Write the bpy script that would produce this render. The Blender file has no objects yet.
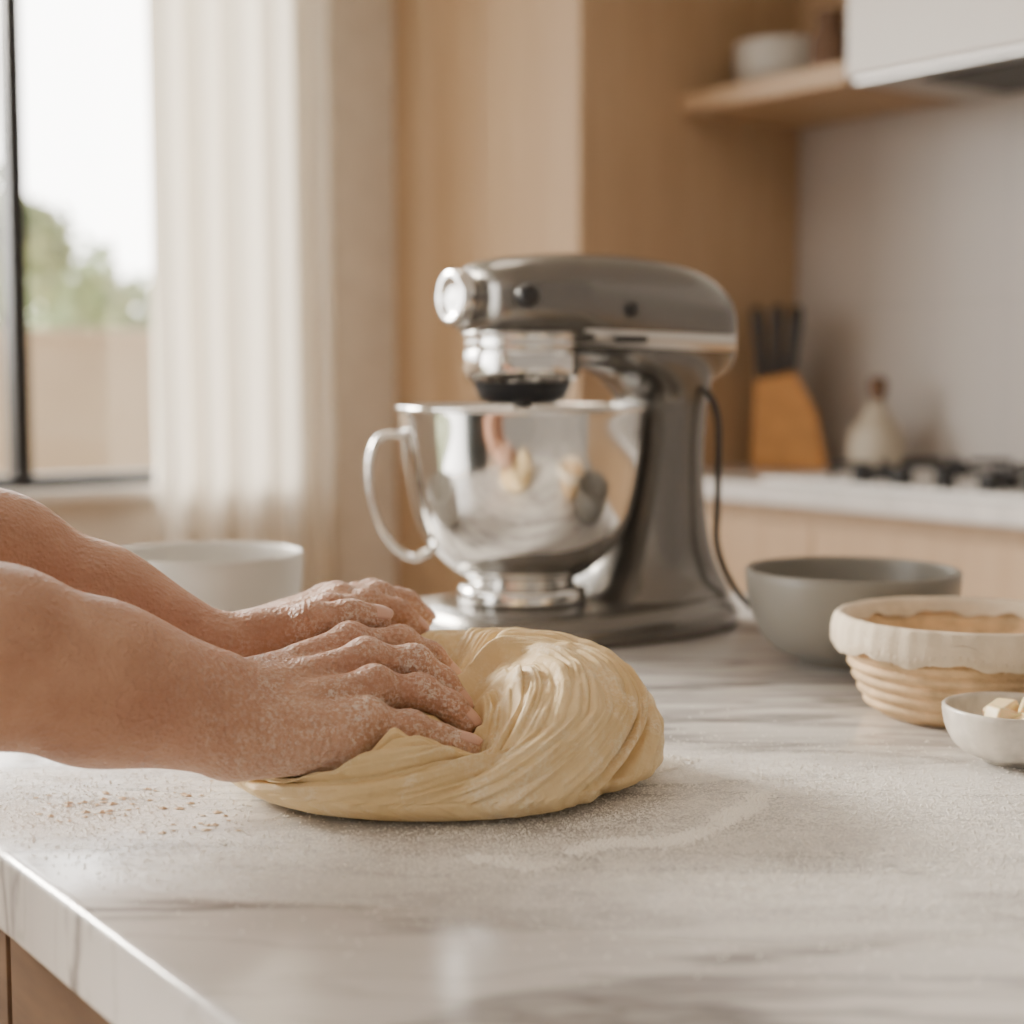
import bpy, math, random
import numpy as np
from mathutils import Vector, Matrix, noise as mn
random.seed(3); np.random.seed(3)
D=bpy.data; C=bpy.context
CT=0.92            # counter top height
ROT=math.radians(36)
ca,sa=math.cos(ROT),math.sin(ROT)
def AB(a,b,z=0): return Vector((a*ca-b*sa, a*sa+b*ca, z))

# ---------------------------------------------------------------- helpers
def link(o):
    C.scene.collection.objects.link(o); return o
def mesh_obj(name,verts,faces,mat=None,smooth=True,parent=None):
    me=D.meshes.new(name); me.from_pydata([tuple(v) for v in verts],[],[tuple(f) for f in faces]); me.update()
    if smooth: me.polygons.foreach_set('use_smooth',[True]*len(me.polygons))
    o=link(D.objects.new(name,me))
    if mat: me.materials.append(mat)
    if parent: o.parent=parent
    return o
def empty(name,loc=(0,0,0),rz=0):
    o=link(D.objects.new(name,None)); o.location=loc; o.rotation_euler=(0,0,rz); o.empty_display_size=.05; return o
def bevel(o,w,seg=2):
    m=o.modifiers.new('bev','BEVEL'); m.width=w; m.segments=seg; m.limit_method='ANGLE'; m.angle_limit=math.radians(40)
    o.data.polygons.foreach_set('use_smooth',[True]*len(o.data.polygons))
    n=o.modifiers.new('wn','WEIGHTED_NORMAL'); n.keep_sharp=True
    return o
def boxmesh(name,sx,sy,sz,mat,bev=0,parent=None,loc=(0,0,0),rot=(0,0,0),seg=2):
    x,y,z=sx/2,sy/2,sz/2
    v=[(-x,-y,-z),(x,-y,-z),(x,y,-z),(-x,y,-z),(-x,-y,z),(x,-y,z),(x,y,z),(-x,y,z)]
    f=[(0,3,2,1),(4,5,6,7),(0,1,5,4),(1,2,6,5),(2,3,7,6),(3,0,4,7)]
    o=mesh_obj(name,v,f,mat,False,parent); o.location=loc; o.rotation_euler=rot
    if bev: bevel(o,bev,seg)
    return o
def rbox(name,a0,a1,b0,b1,z0,z1,mat,bev=0,parent=None):
    """box in room coordinates; parent (if any) must be a room empty at origin rotated by ROT"""
    if parent:
        return boxmesh(name,a1-a0,b1-b0,z1-z0,mat,bev,parent,((a0+a1)/2,(b0+b1)/2,(z0+z1)/2))
    return boxmesh(name,a1-a0,b1-b0,z1-z0,mat,bev,None,AB((a0+a1)/2,(b0+b1)/2,(z0+z1)/2),(0,0,ROT))
def lathe(name,prof,mat,seg=96,parent=None,loc=(0,0,0),fn=None):
    v=[];f=[]
    n=len(prof)
    for i in range(seg):
        t=2*math.pi*i/seg
        for j,(r,z) in enumerate(prof):
            if fn: r,z=fn(r,z,t,j)
            v.append((r*math.cos(t),r*math.sin(t),z))
    for i in range(seg):
        k=(i+1)%seg
        for j in range(n-1):
            f.append((i*n+j,k*n+j,k*n+j+1,i*n+j+1))
    o=mesh_obj(name,v,f,mat,True,parent); o.location=loc
    return o
def smoothprof(pts,sub=6):
    """catmull-rom through the points"""
    out=[]
    P=[pts[0]]+list(pts)+[pts[-1]]
    for i in range(1,len(P)-2):
        p0,p1,p2,p3=[np.array(q,float) for q in P[i-1:i+3]]
        for s in range(sub):
            t=s/sub
            out.append(tuple(.5*((2*p1)+(-p0+p2)*t+(2*p0-5*p1+4*p2-p3)*t*t+(-p0+3*p1-3*p2+p3)*t**3)))
    out.append(tuple(pts[-1])); return out
def tube(name,pts,rad,mat,parent=None,flat=None,res=10):
    cu=D.curves.new(name,'CURVE'); cu.dimensions='3D'; cu.bevel_depth=rad; cu.bevel_resolution=6; cu.use_fill_caps=True
    s=cu.splines.new('NURBS'); s.points.add(len(pts)-1)
    for p,q in zip(s.points,pts): p.co=(*q,1)
    s.use_endpoint_u=True; s.order_u=3; s.resolution_u=res
    o=link(D.objects.new(name,cu)); cu.materials.append(mat)
    dg=C.evaluated_depsgraph_get(); me=D.meshes.new_from_object(o.evaluated_get(dg))
    D.objects.remove(o)
    me.name=name
    me.polygons.foreach_set('use_smooth',[True]*len(me.polygons))
    o=link(D.objects.new(name,me))
    if parent: o.parent=parent
    return o
def loft(name,rings,mat,parent=None,cap=True):
    n=len(rings[0]); v=[p for r in rings for p in r]; f=[]
    for i in range(len(rings)-1):
        for j in range(n):
            k=(j+1)%n
            f.append((i*n+j,i*n+k,(i+1)*n+k,(i+1)*n+j))
    if cap:
        f.append(tuple(range(n-1,-1,-1))); f.append(tuple((len(rings)-1)*n+j for j in range(n)))
    o=mesh_obj(name,v,f,mat,True,parent)
    import bmesh
    bm=bmesh.new(); bm.from_mesh(o.data); bmesh.ops.recalc_face_normals(bm,faces=bm.faces); bm.to_mesh(o.data); bm.free()
    return o
def sgnpow(c,e): return math.copysign(abs(c)**e,c)

# ---------------------------------------------------------------- materials
def newmat(name):
    m=D.materials.new(name); m.use_nodes=True; nt=m.node_tree
    return m,nt,nt.nodes['Principled BSDF'],nt.nodes['Material Output']
def N(nt,t,**kw):
    n=nt.nodes.new(t)
    for k,v in kw.items():
        if hasattr(n,k) and not k[0].isupper(): setattr(n,k,v)
        else: n.inputs[k.replace('_',' ')].default_value=v
    return n
def coords(nt,kind='Object',scale=(1,1,1),rot=(0,0,0)):
    if kind=='World':
        g=N(nt,'ShaderNodeNewGeometry'); src=g.outputs['Position']
    else:
        g=N(nt,'ShaderNodeTexCoord'); src=g.outputs[kind]
    mp=N(nt,'ShaderNodeMapping'); mp.inputs['Scale'].default_value=scale; mp.inputs['Rotation'].default_value=rot
    nt.links.new(src,mp.inputs['Vector']); return mp.outputs['Vector']
def noise(nt,vec,scale,detail=4,rough=.5,dist=0):
    n=N(nt,'ShaderNodeTexNoise'); n.inputs['Scale'].default_value=scale; n.inputs['Detail'].default_value=detail
    n.inputs['Roughness'].default_value=rough; n.inputs['Distortion'].default_value=dist
    nt.links.new(vec,n.inputs['Vector']); return n.outputs['Fac']
def ramp(nt,fac,stops):
    r=N(nt,'ShaderNodeValToRGB'); e=r.color_ramp.elements
    while len(e)<len(stops): e.new(.5)
    for el,(p,c) in zip(e,stops):
        el.position=p; el.color=(c,c,c,1) if isinstance(c,(int,float)) else (*c,1)
    nt.links.new(fac,r.inputs['Fac']); return r.outputs['Color']
def mixc(nt,fac,a,b,mode='MIX'):
    m=N(nt,'ShaderNodeMix'); m.data_type='RGBA'; m.blend_type=mode
    for val,idx in ((fac,0),(a,6),(b,7)):
        if hasattr(val,'is_linked'): nt.links.new(val,m.inputs[idx])
        elif isinstance(val,(int,float)): m.inputs[idx].default_value=val
        else: m.inputs[idx].default_value=(*val,1)
    return m.outputs[2]
def mth(nt,op,a,b=None,c=None,clamp=False):
    m=N(nt,'ShaderNodeMath'); m.operation=op; m.use_clamp=clamp
    for i,val in enumerate((a,b,c)):
        if val is None: continue
        if hasattr(val,'is_linked'): nt.links.new(val,m.inputs[i])
        else: m.inputs[i].default_value=val
    return m.outputs[0]
def bump(nt,bs,h,strength=.2,dist=.002):
    b=N(nt,'ShaderNodeBump'); b.inputs['Strength'].default_value=strength; b.inputs['Distance'].default_value=dist
    nt.links.new(h,b.inputs['Height']); nt.links.new(b.outputs[0],bs.inputs['Normal'])
def simple(name,col,rough=.5,metal=0,var=.06,nscale=12,bstr=.05,bscale=80,coat=0,sss=0,kind='Object'):
    m,nt,bs,out=newmat(name)
    v=coords(nt,kind)
    n=noise(nt,v,nscale,3)
    lo=tuple(max(0,c*(1-var)) for c in col); hi=tuple(min(1,c*(1+var)) for c in col)
    nt.links.new(ramp(nt,n,[(.3,lo),(.7,hi)]),bs.inputs['Base Color'])
    bs.inputs['Roughness'].default_value=rough; bs.inputs['Metallic'].default_value=metal
    bs.inputs['Coat Weight'].default_value=coat; bs.inputs['Coat Roughness'].default_value=.15
    if sss: bs.inputs['Subsurface Weight'].default_value=sss; bs.inputs['Subsurface Scale'].default_value=.01
    if bstr: bump(nt,bs,noise(nt,v,bscale,3),bstr,.001)
    return m
def wood(name,c1,c2,rough=.5,sc=(22,22,1.3)):
    m,nt,bs,out=newmat(name)
    v=coords(nt,'Object',sc)
    n=noise(nt,v,1.6,6,.6,.6); n2=noise(nt,coords(nt,'Object',(sc[0]*6,sc[1]*6,sc[2]*3)),2,3)
    f=mth(nt,'ADD',mth(nt,'MULTIPLY',n,.75),mth(nt,'MULTIPLY',n2,.25))
    nt.links.new(ramp(nt,f,[(.3,c1),(.7,c2)]),bs.inputs['Base Color'])
    bs.inputs['Roughness'].default_value=rough; bump(nt,bs,f,.1,.001)
    return m
m_oak=wood('oak_veneer',(.40,.27,.16),(.48,.34,.212),.5)
m_oakd=wood('oak_floor',(.30,.19,.10),(.42,.27,.15),.45,(4,30,4))
m_walnut=wood('walnut_veneer',(.085,.046,.024),(.155,.09,.048),.5,(3,3,22))
m_wall=simple('wall_paint',(.68,.63,.56),.9,bstr=.05)
m_ceil=simple('ceiling_paint',(.8,.79,.77),.9)
m_white=simple('white_lacquer',(.76,.74,.71),.35,bstr=0,var=.01)
m_black=simple('black_metal',(.012,.013,.015),.4)
m_dark=simple('dark_plastic',(.02,.02,.022),.35)
m_chrome=simple('chrome',(.80,.79,.77),.12,1,.03,bstr=0)
m_steel=simple('polished_steel',(.70,.685,.66),.10,1,.03,bstr=0)
m_steelb=simple('brushed_steel',(.62,.60,.57),.3,1,.05)
m_paint=simple('mixer_enamel',(.180,.170,.156),.27,.75,.03,bstr=0,coat=.5)
m_bowlw=simple('stoneware_white',(.52,.50,.46),.35,0,.05,bstr=.02)
m_bowlg=simple('stoneware_grey',(.23,.215,.185),.38,0,.08,bstr=.03)
m_cream=simple('cream_ceramic',(.46,.40,.31),.5,0,.1)
m_linen=simple('linen',(.70,.60,.46),.95,0,.10,40,.5,500)
m_rattan=simple('rattan',(.64,.45,.255),.7,0,.25,60,.3,300)
m_block=simple('knife_block_wood',(.50,.24,.075),.5,0,.15,20)
m_butter=simple('butter',(.85,.68,.38),.4,0,.05,sss=.3)
m_cork=simple('cork',(.13,.07,.04),.8)
m_flour=simple('flour',(.95,.92,.86),.95,0,.04)
m_crumb=simple('dough_crumb',(.72,.58,.40),.8,0,.1)

# tile backsplash
def tiles():
    m,nt,bs,out=newmat('backsplash_tile')
    b=N(nt,'ShaderNodeTexBrick'); b.offset=0
    b.inputs['Color1'].default_value=(.46,.42,.385,1); b.inputs['Color2'].default_value=(.445,.405,.37,1); b.inputs['Mortar'].default_value=(.39,.355,.325,1)
    b.inputs['Scale'].default_value=1; b.inputs['Brick Width'].default_value=.2; b.inputs['Row Height'].default_value=1.3; b.inputs['Mortar Size'].default_value=.002
    t=N(nt,'ShaderNodeTexCoord'); s=N(nt,'ShaderNodeSeparateXYZ'); c=N(nt,'ShaderNodeCombineXYZ')
    nt.links.new(t.outputs['Object'],s.inputs[0]); nt.links.new(s.outputs['Y'],c.inputs['X']); nt.links.new(s.outputs['Z'],c.inputs['Y'])
    nt.links.new(c.outputs[0],b.inputs['Vector']); nt.links.new(b.outputs['Color'],bs.inputs['Base Color'])
    bs.inputs['Roughness'].default_value=.4
    return m
m_tile=tiles()

def marble(name,flour,vs=1.0):
    m,nt,bs,out=newmat(name)
    v=coords(nt,'World',(.62,3.0,1),(0,0,math.radians(-7)))
    def vein(sc,w,seed,dist=.15):
        mp=N(nt,'ShaderNodeMapping'); mp.inputs['Location'].default_value=(seed,seed*.7,0); nt.links.new(v,mp.inputs['Vector'])
        n=noise(nt,mp.outputs[0],sc,6,.50,dist)
        d=mth(nt,'ABSOLUTE',mth(nt,'SUBTRACT',n,.5))
        return ramp(nt,d,[(0,1.0),(w,0.0)])
    v1=vein(3.0,.026,1.3); v2=vein(5.5,.018,5.1); v3=vein(2.2,.09,9.7); v4=vein(2.6,.022,21.2)
    cloud=noise(nt,v,3,4)
    brk=ramp(nt,noise(nt,v,3.3,2),[(.36,0.),(.52,1.)])
    base=mixc(nt,ramp(nt,cloud,[(.35,0.),(.7,1.)]),(.60,.58,.555),(.72,.70,.675))
    c=mixc(nt,mth(nt,'MULTIPLY',v3,.28*vs),base,(.38,.365,.36))
    c=mixc(nt,mth(nt,'MULTIPLY',mth(nt,'MULTIPLY',v1,brk),.85*vs),c,(.20,.19,.19))
    c=mixc(nt,mth(nt,'MULTIPLY',v4,.62*vs),c,(.24,.225,.23))
    c=mixc(nt,mth(nt,'MULTIPLY',v2,.28*vs),c,(.30,.28,.27))
    rough=.14
    if flour:
        w=coords(nt,'World')
        def blob(x,y,rx,ry):
            mp=N(nt,'ShaderNodeMapping'); mp.inputs['Location'].default_value=(-x/rx,-y/ry,0); mp.inputs['Scale'].default_value=(1/rx,1/ry,0)
            nt.links.new(w,mp.inputs['Vector'])
            l=N(nt,'ShaderNodeVectorMath'); l.operation='LENGTH'; nt.links.new(mp.outputs[0],l.inputs[0])
            return ramp(nt,l.outputs['Value'],[(.5,1.),(1.,0.)])
        f=mth(nt,'MAXIMUM',blob(.12,.80,.25,.19),mth(nt,'MULTIPLY',blob(.0,.745,.20,.09),.95))
        f=mth(nt,'MAXIMUM',f,mth(nt,'MULTIPLY',blob(-.22,.84,.12,.10),.7))
        n1=ramp(nt,noise(nt,w,12,6,.68),[(.40,0.),(.52,1.)])
        n2=ramp(nt,noise(nt,w,380,4,.8),[(.43,0.),(.55,1.)])
        k=mth(nt,'MULTIPLY',f,mth(nt,'ADD',mth(nt,'MULTIPLY',n1,.55),.45))
        k2=mth(nt,'MULTIPLY',k,mth(nt,'ADD',mth(nt,'MULTIPLY',n2,.55),.5),clamp=True)
        c=mixc(nt,k2,c,(.97,.94,.885))
        nt.links.new(mth(nt,'ADD',mth(nt,'MULTIPLY',k,.75),rough,clamp=True),bs.inputs['Roughness'])
        bump(nt,bs,k2,.8,.0012)
    else: bs.inputs['Roughness'].default_value=rough
    nt.links.new(c,bs.inputs['Base Color'])
    return m
m_marble=marble('floured_marble',True); m_quartz=marble('white_quartz',False,.2)

def fabric():
    m,nt,bs,out=newmat('sheer_curtain')
    d=N(nt,'ShaderNodeBsdfDiffuse'); t=N(nt,'ShaderNodeBsdfTranslucent'); mx=N(nt,'ShaderNodeMixShader')
    v=coords(nt,'Object',(300,300,300)); col=ramp(nt,noise(nt,v,1,2),[(.3,(.78,.72,.625)),(.7,(.85,.80,.715))])
    nt.links.new(col,d.inputs['Color']); nt.links.new(col,t.inputs['Color']); mx.inputs[0].default_value=.5
    nt.links.new(d.outputs[0],mx.inputs[1]); nt.links.new(t.outputs[0],mx.inputs[2]); nt.links.new(mx.outputs[0],out.inputs['Surface'])
    return m
def glass():
    m,nt,bs,out=newmat('window_glass')
    t=N(nt,'ShaderNodeBsdfTransparent'); g=N(nt,'ShaderNodeBsdfGlossy'); g.inputs['Roughness'].default_value=.02; mx=N(nt,'ShaderNodeMixShader'); mx.inputs[0].default_value=.06
    nt.links.new(t.outputs[0],mx.inputs[1]); nt.links.new(g.outputs[0],mx.inputs[2]); nt.links.new(mx.outputs[0],out.inputs['Surface'])
    return m
m_curt=fabric(); m_glass=glass()

def skin():
    m,nt,bs,out=newmat('skin')
    v=coords(nt,'World')
    n=noise(nt,v,30,5,.6); n2=noise(nt,v,10,3)
    c=ramp(nt,n,[(.3,(.42,.215,.13)),(.7,(.57,.33,.215))])
    c=mixc(nt,ramp(nt,n2,[(.4,0.),(.7,.5)]),c,(.46,.20,.13))
    # flour dusting: patchy, stronger toward the hands
    s=N(nt,'ShaderNodeSeparateXYZ'); g=N(nt,'ShaderNodeNewGeometry'); nt.links.new(g.outputs['Position'],s.inputs[0])
    mx=N(nt,'ShaderNodeMapRange'); mx.inputs['From Min'].default_value=-.18; mx.inputs['From Max'].default_value=-.08; nt.links.new(s.outputs['X'],mx.inputs['Value'])
    mz=N(nt,'ShaderNodeMapRange'); mz.inputs['From Min'].default_value=CT+.050; mz.inputs['From Max'].default_value=CT+.022; nt.links.new(s.outputs['Z'],mz.inputs['Value'])
    p=ramp(nt,noise(nt,v,45,5,.7),[(.42,0.),(.66,1.)])
    p2=ramp(nt,noise(nt,v,420,4,.75),[(.46,0.),(.58,1.)])
    f=mth(nt,'MULTIPLY',mth(nt,'MULTIPLY',mth(nt,'ADD',mth(nt,'MULTIPLY',p,.8),.2),p2),mx.outputs[0])
    f=mth(nt,'MULTIPLY',f,.72)
    f2=mth(nt,'MULTIPLY',mth(nt,'MULTIPLY',mz.outputs[0],mx.outputs[0]),mth(nt,'ADD',mth(nt,'MULTIPLY',p2,.6),.25))
    f=mth(nt,'MAXIMUM',f,mth(nt,'MULTIPLY',f2,.85),clamp=True)
    c=mixc(nt,f,c,(.86,.79,.71))
    nt.links.new(c,bs.inputs['Base Color'])
    nt.links.new(mth(nt,'ADD',mth(nt,'MULTIPLY',f,.3),.41,clamp=True),bs.inputs['Roughness'])
    bs.inputs['Subsurface Weight'].default_value=.06; bs.inputs['Subsurface Radius'].default_value=(1,.35,.2); bs.inputs['Subsurface Scale'].default_value=.0025
    vo=N(nt,'ShaderNodeTexVoronoi'); vo.inputs['Scale'].default_value=380; nt.links.new(v,vo.inputs['Vector'])
    h=mth(nt,'ADD',mth(nt,'MULTIPLY',vo.outputs['Distance'],.6),noise(nt,v,120,7,.7))
    bump(nt,bs,h,.9,.0020)
    return m
m_skin=skin()
m_nail=simple('fingernail',(.62,.38,.30),.3,0,.04,bstr=0)
def doughmat():
    m,nt,bs,out=newmat('bread_dough')
    v=coords(nt,'World')
    n=noise(nt,v,22,5,.6); n2=noise(nt,v,260,4,.65)
    c=ramp(nt,n,[(.3,(.69,.505,.25)),(.7,(.80,.625,.355))])
    fl=ramp(nt,noise(nt,v,35,6,.7),[(.47,0.),(.66,.7)])
    sp=ramp(nt,noise(nt,v,450,3,.7),[(.42,.1),(.58,1.)])
    c=mixc(nt,mth(nt,'MULTIPLY',fl,sp),c,(.93,.86,.71))
    nt.links.new(c,bs.inputs['Base Color']); bs.inputs['Roughness'].default_value=.6
    bs.inputs['Subsurface Weight'].default_value=.06; bs.inputs['Subsurface Radius'].default_value=(1,.7,.4); bs.inputs['Subsurface Scale'].default_value=.003
    bump(nt,bs,mth(nt,'ADD',n,mth(nt,'MULTIPLY',n2,.35)),.7,.0028)
    return m
m_dough=doughmat()

# ---------------------------------------------------------------- room
WA=2.91; WB=3.58; CH=2.6
rbox('floor',-3,WA+.1,-2.5,WB+.1,-.05,0,m_oakd)
rbox('ceiling',-3,WA+.1,-2.5,WB+.1,CH,CH+.05,m_ceil)
rbox('wall_right',WA,WA+.1,-2.5,WB+.1,0,CH,m_tile)
ww=empty('wall_back',(0,0,0),ROT)
w0,w1,s0,s1=-1.3,1.86,.880,2.5
rbox('below_window',-3,WA,WB,WB+.12,0,s0,m_wall,0,ww)
rbox('above_window',-3,WA,WB,WB+.12,s1,CH,m_wall,0,ww)
rbox('beside_window_1',-3,w0,WB,WB+.12,s0,s1,m_wall,0,ww)
rbox('beside_window_2',w1,WA,WB,WB+.12,s0,s1,m_wall,0,ww)
win=empty('window_1',(0,0,0),ROT)
fr=.030
for nm,a0,a1,z0,z1 in (('rail_bottom',w0,w1,s0,s0+fr),('rail_top',w0,w1,s1-fr,s1),('stile_1',w0,w0+fr,s0+fr,s1-fr),('stile_2',w1-fr,w1,s0+fr,s1-fr),('mullion_1',1.215,1.257,s0+fr,s1-fr),('mullion_2',.36,.402,s0+fr,s1-fr),('mullion_3',-.49,-.448,s0+fr,s1-fr)):
    rbox(nm,a0,a1,WB+.005,WB+.06,z0,z1,m_black,.003,win)
rbox('glass',w0+fr,w1-fr,WB+.038,WB+.042,s0+fr,s1-fr,m_glass,0,win)
rbox('sill',w0-.03,w1+.03,WB-.05,WB+.02,s0-.03,s0-.001,m_white,.004,win)
# curtain
def curtain(name,a0,a1):
    nx,nz=220,24; v=[];f=[]
    for j in range(nz+1):
        z=.03+(2.5-.03)*j/nz
        for i in range(nx+1):
            t=i/nx; a=a0+(a1-a0)*t
            ph=t*2*math.pi*5.5+.8*math.sin(3*t+1)
            am=.026+.010*math.sin(7*t)
            b=WB-.115+am*math.sin(ph)+.008*math.sin(2.3*ph+z*1.2)*(1-z/3)
            a+=.008*math.sin(ph*1+z*.9)
            v.append(AB(a,b,z))
    for j in range(nz):
        for i in range(nx):
            q=j*(nx+1)+i; f.append((q,q+1,q+nx+2,q+nx+1))
    return mesh_obj(name,v,f,m_curt)
cur=empty('curtain')
c1=curtain('cloth',1.50,1.99); c1.parent=cur
rod=tube('rod',[AB(-1.4,WB-.115,2.52),AB(1.1,WB-.115,2.52),AB(2.15,WB-.115,2.52)],.012,m_black,cur)

# tall cabinets
tc=empty('tall_cabinet',(0,0,0),ROT)
TA=2.222; TB=2.806
rbox('carcass',TA+.02,WA-.002,TB,WB-.002,0.0,CH-.002,m_oak,.001,tc)
rbox('door_panel',TA,TA+.0185,TB,TB+.38,.08,CH-.03,m_oak,.0015,tc)
rbox('door_panel_2',TA,TA+.0185,TB+.383,WB-.003,.08,CH-.03,m_oak,.0015,tc)
# base cabinets + worktop
bc=empty('base_cabinet',(0,0,0),ROT)
rbox('carcass',2.36,WA-.002,-2.0,TB-.002,.10,.879,m_oak,0,bc)
b=TB-.004
i=0
while b>-1.8:
    rbox('door_front_%d'%i,2.338,2.359,b-.596,b,.11,.845,m_oak,.002,bc); b-=.60; i+=1
rbox('plinth',2.40,WA-.01,-2.0,TB-.01,0,.10,m_walnut,0,bc)
rbox('worktop',2.311,WA-.002,-2.0,TB-.002,.88,CT,m_quartz,.003,bc)
# shelf, back panel and hood
sh=empty('wall_shelf',(0,0,0),ROT)
rbox('board',2.515,WA-.016,2.303,TB-.002,1.735,1.78,m_oak,.002,sh)
rbox('back_panel',WA-.015,WA-.002,2.303,TB-.002,1.74,CH-.003,m_oak,0,sh)
hd=empty('range_hood',(0,0,0),ROT)
rbox('hood_cabinet',2.515,WA-.002,1.2,2.300,1.745,CH-.003,m_white,.003,hd)
rbox('hood_underside',2.53,WA-.01,1.21,2.29,1.733,1.744,m_steelb,.002,hd)
for k in range(2):
    rbox('filter_%d'%k,2.58,WA-.06,1.3+k*.46,1.7+k*.46,1.727,1.7325,m_black,.002,hd)
wc=rbox('wall_cabinet',2.56,WA-.002,-1.5,1.19,1.62,CH-.003,m_white,.003)
# crockery on shelf
def bowl_prof(R,H,foot,th=.005,fh=.006,curve=.55):
    out=[];n=14
    o=[(0,fh*.4),(foot*.8,fh*.4),(foot*.86,0),(foot,0),(foot*1.02,fh)]
    for i in range(1,n+1):
        t=i/n; ang=t*math.pi/2
        r=foot*1.02+(R-foot*1.02)*math.sin(ang)**curve if curve<1 else foot+(R-foot)*math.sin(ang)
        z=fh+(H-fh)*(1-math.cos(ang))**.9
        o.append((r,z))
    o.append((R-th*.3,H+th*.35)); o.append((R-th*.8,H+th*.25)); 
    for i in range(n,0,-1):
        t=i/n; ang=t*math.pi/2
        r=foot*1.02+(R-foot*1.02)*math.sin(ang)**curve
        z=fh+(H-fh)*(1-math.cos(ang))**.9
        o.append((max(r-th,0.001),z+th*.5 if i<n else z-.001))
    o.append((foot*.6,fh+th*.7)); o.append((0,fh+th*.6))
    return o
def place_bowl(name,R,H,foot,mat,loc,th=.005,curve=.75):
    o=lathe(name,bowl_prof(R,H,foot,th,curve=curve),mat,96); o.location=loc; return o
st=empty('bowl_stack',AB(2.70,2.67,1.781))
for k in range(3):
    o=lathe('bowl_%d'%k,bowl_prof(.104,.066,.045,.005,curve=.75),m_bowlw,64,st); o.location=(0,0,k*.022)
jar=lathe('storage_jar',smoothprof([(0,0),(.035,0),(.042,.01),(.042,.08),(.03,.10),(.028,.125),(.034,.135),(.03,.14),(0,.142)],4),m_cork,48,None,AB(2.64,2.46,1.781))

# knife block
kb=empty('knife_block',AB(2.74,2.665,CT+.001),0)
kb.rotation_euler=(0,0,math.radians(-8))
th=.055
prof=[(-.085,0),(.09,0),(.062,.13),(.012,.225),(-.078,.205)]
v=[(x,-th,z) for x,z in prof]+[(x,th,z) for x,z in prof]; n=len(prof)
f=[tuple(range(n)),tuple(range(2*n-1,n-1,-1))]+[(i,i+n,(i+1)%n+n,(i+1)%n) for i in range(n)]
o=mesh_obj('block',v,f,m_block,False,kb); bevel(o,.004)
for r in range(3):
    for k in range(3):
        dirn=Vector((-.03+.03*r,.01*(k-1),.30)).normalized()
        base=Vector((-.060+.030*r,-.034+.034*k,.200+.007*r))
        L=.155+.022*((k+r)%2)-.006*r
        p0=base; p1=base+dirn*L
        rings=[]
        side=Vector((0,1,0)); up=dirn.cross(side)
        for t,w,h in ((0,.011,.012),(.1,.011,.0145),(.5,.0105,.0135),(.85,.012,.016),(1,.009,.012)):
            c=p0.lerp(p1,t)
            rings.append([c+side*w*sgnpow(math.cos(q*math.pi/8),.7)+up*h*sgnpow(math.sin(q*math.pi/8),.7) for q in range(16)])
        loft('handle_%d_%d'%(r,k),rings,m_dark,kb)
# oil bottle
ob=empty('oil_bottle',AB(2.78,2.43,CT+.001))
lathe('body',smoothprof([(0,0),(.05,0),(.062,.012),(.066,.05),(.058,.09),(.035,.125),(.022,.14),(.021,.155),(.025,.16),(0,.161)],5),m_cream,64,ob)
lathe('stopper',smoothprof([(0,.15),(.014,.15),(.015,.17),(.02,.178),(.021,.20),(.015,.213),(0,.215)],4),m_cork,32,ob)
# gas hob
hb=empty('gas_hob',(0,0,0),ROT)
rbox('hob_plate',2.335,2.87,1.40,2.35,CT+.0005,CT+.012,m_white,.004,hb)
for r in range(2):
    for k in range(3):
        ca_,cb_=2.50+.22*r,2.16-.28*k
        o=lathe('burner_%d_%d'%(r,k),[(0,.0),(.045,0),(.045,.012),(.03,.014),(.03,.022),(0,.023)],m_black,32,hb,(ca_,cb_,CT+.012))
        for q in range(4):
            a=q*math.pi/2+math.pi/4
            o=boxmesh('grate_%d_%d_%d'%(r,k,q),.085,.012,.012,m_black,.003,hb,(ca_+.07*math.cos(a),cb_+.07*math.sin(a),CT+.040),(0,0,a))
            boxmesh('grate_foot_%d_%d_%d'%(r,k,q),.012,.012,.03,m_black,.002,hb,(ca_+.105*math.cos(a),cb_+.105*math.sin(a),CT+.027),(0,0,a))
for k in range(5):
    lathe('knob_%d'%k,[(0,0),(.021,0),(.019,.030),(0,.031)],m_black,24,hb,(2.385,2.12-.10*k,CT+.012))

# island
isl=empty('kitchen_island',(0,0,0),ROT)
IA0,IA1,IB0,IB1=.242,1.162,-.9,1.357
o=rbox('worktop',IA0,IA1,IB0,IB1,CT-.042,CT,m_marble,0,isl); bevel(o,.005,4)
rbox('carcass',IA0+.035,IA1-.03,IB0+.03,IB1-.03,.08,CT-.043,m_walnut,0,isl)
b=IB1-.033;i=0
while b>IB0+.4:
    rbox('drawer_front_%d'%i,IA0+.014,IA0+.034,b-.536,b,.10,CT-.052,m_walnut,.002,isl); b-=.54; i+=1
rbox('plinth',IA0+.08,IA1-.08,IB0+.08,IB1-.08,0,.08,m_black,0,isl)

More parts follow.
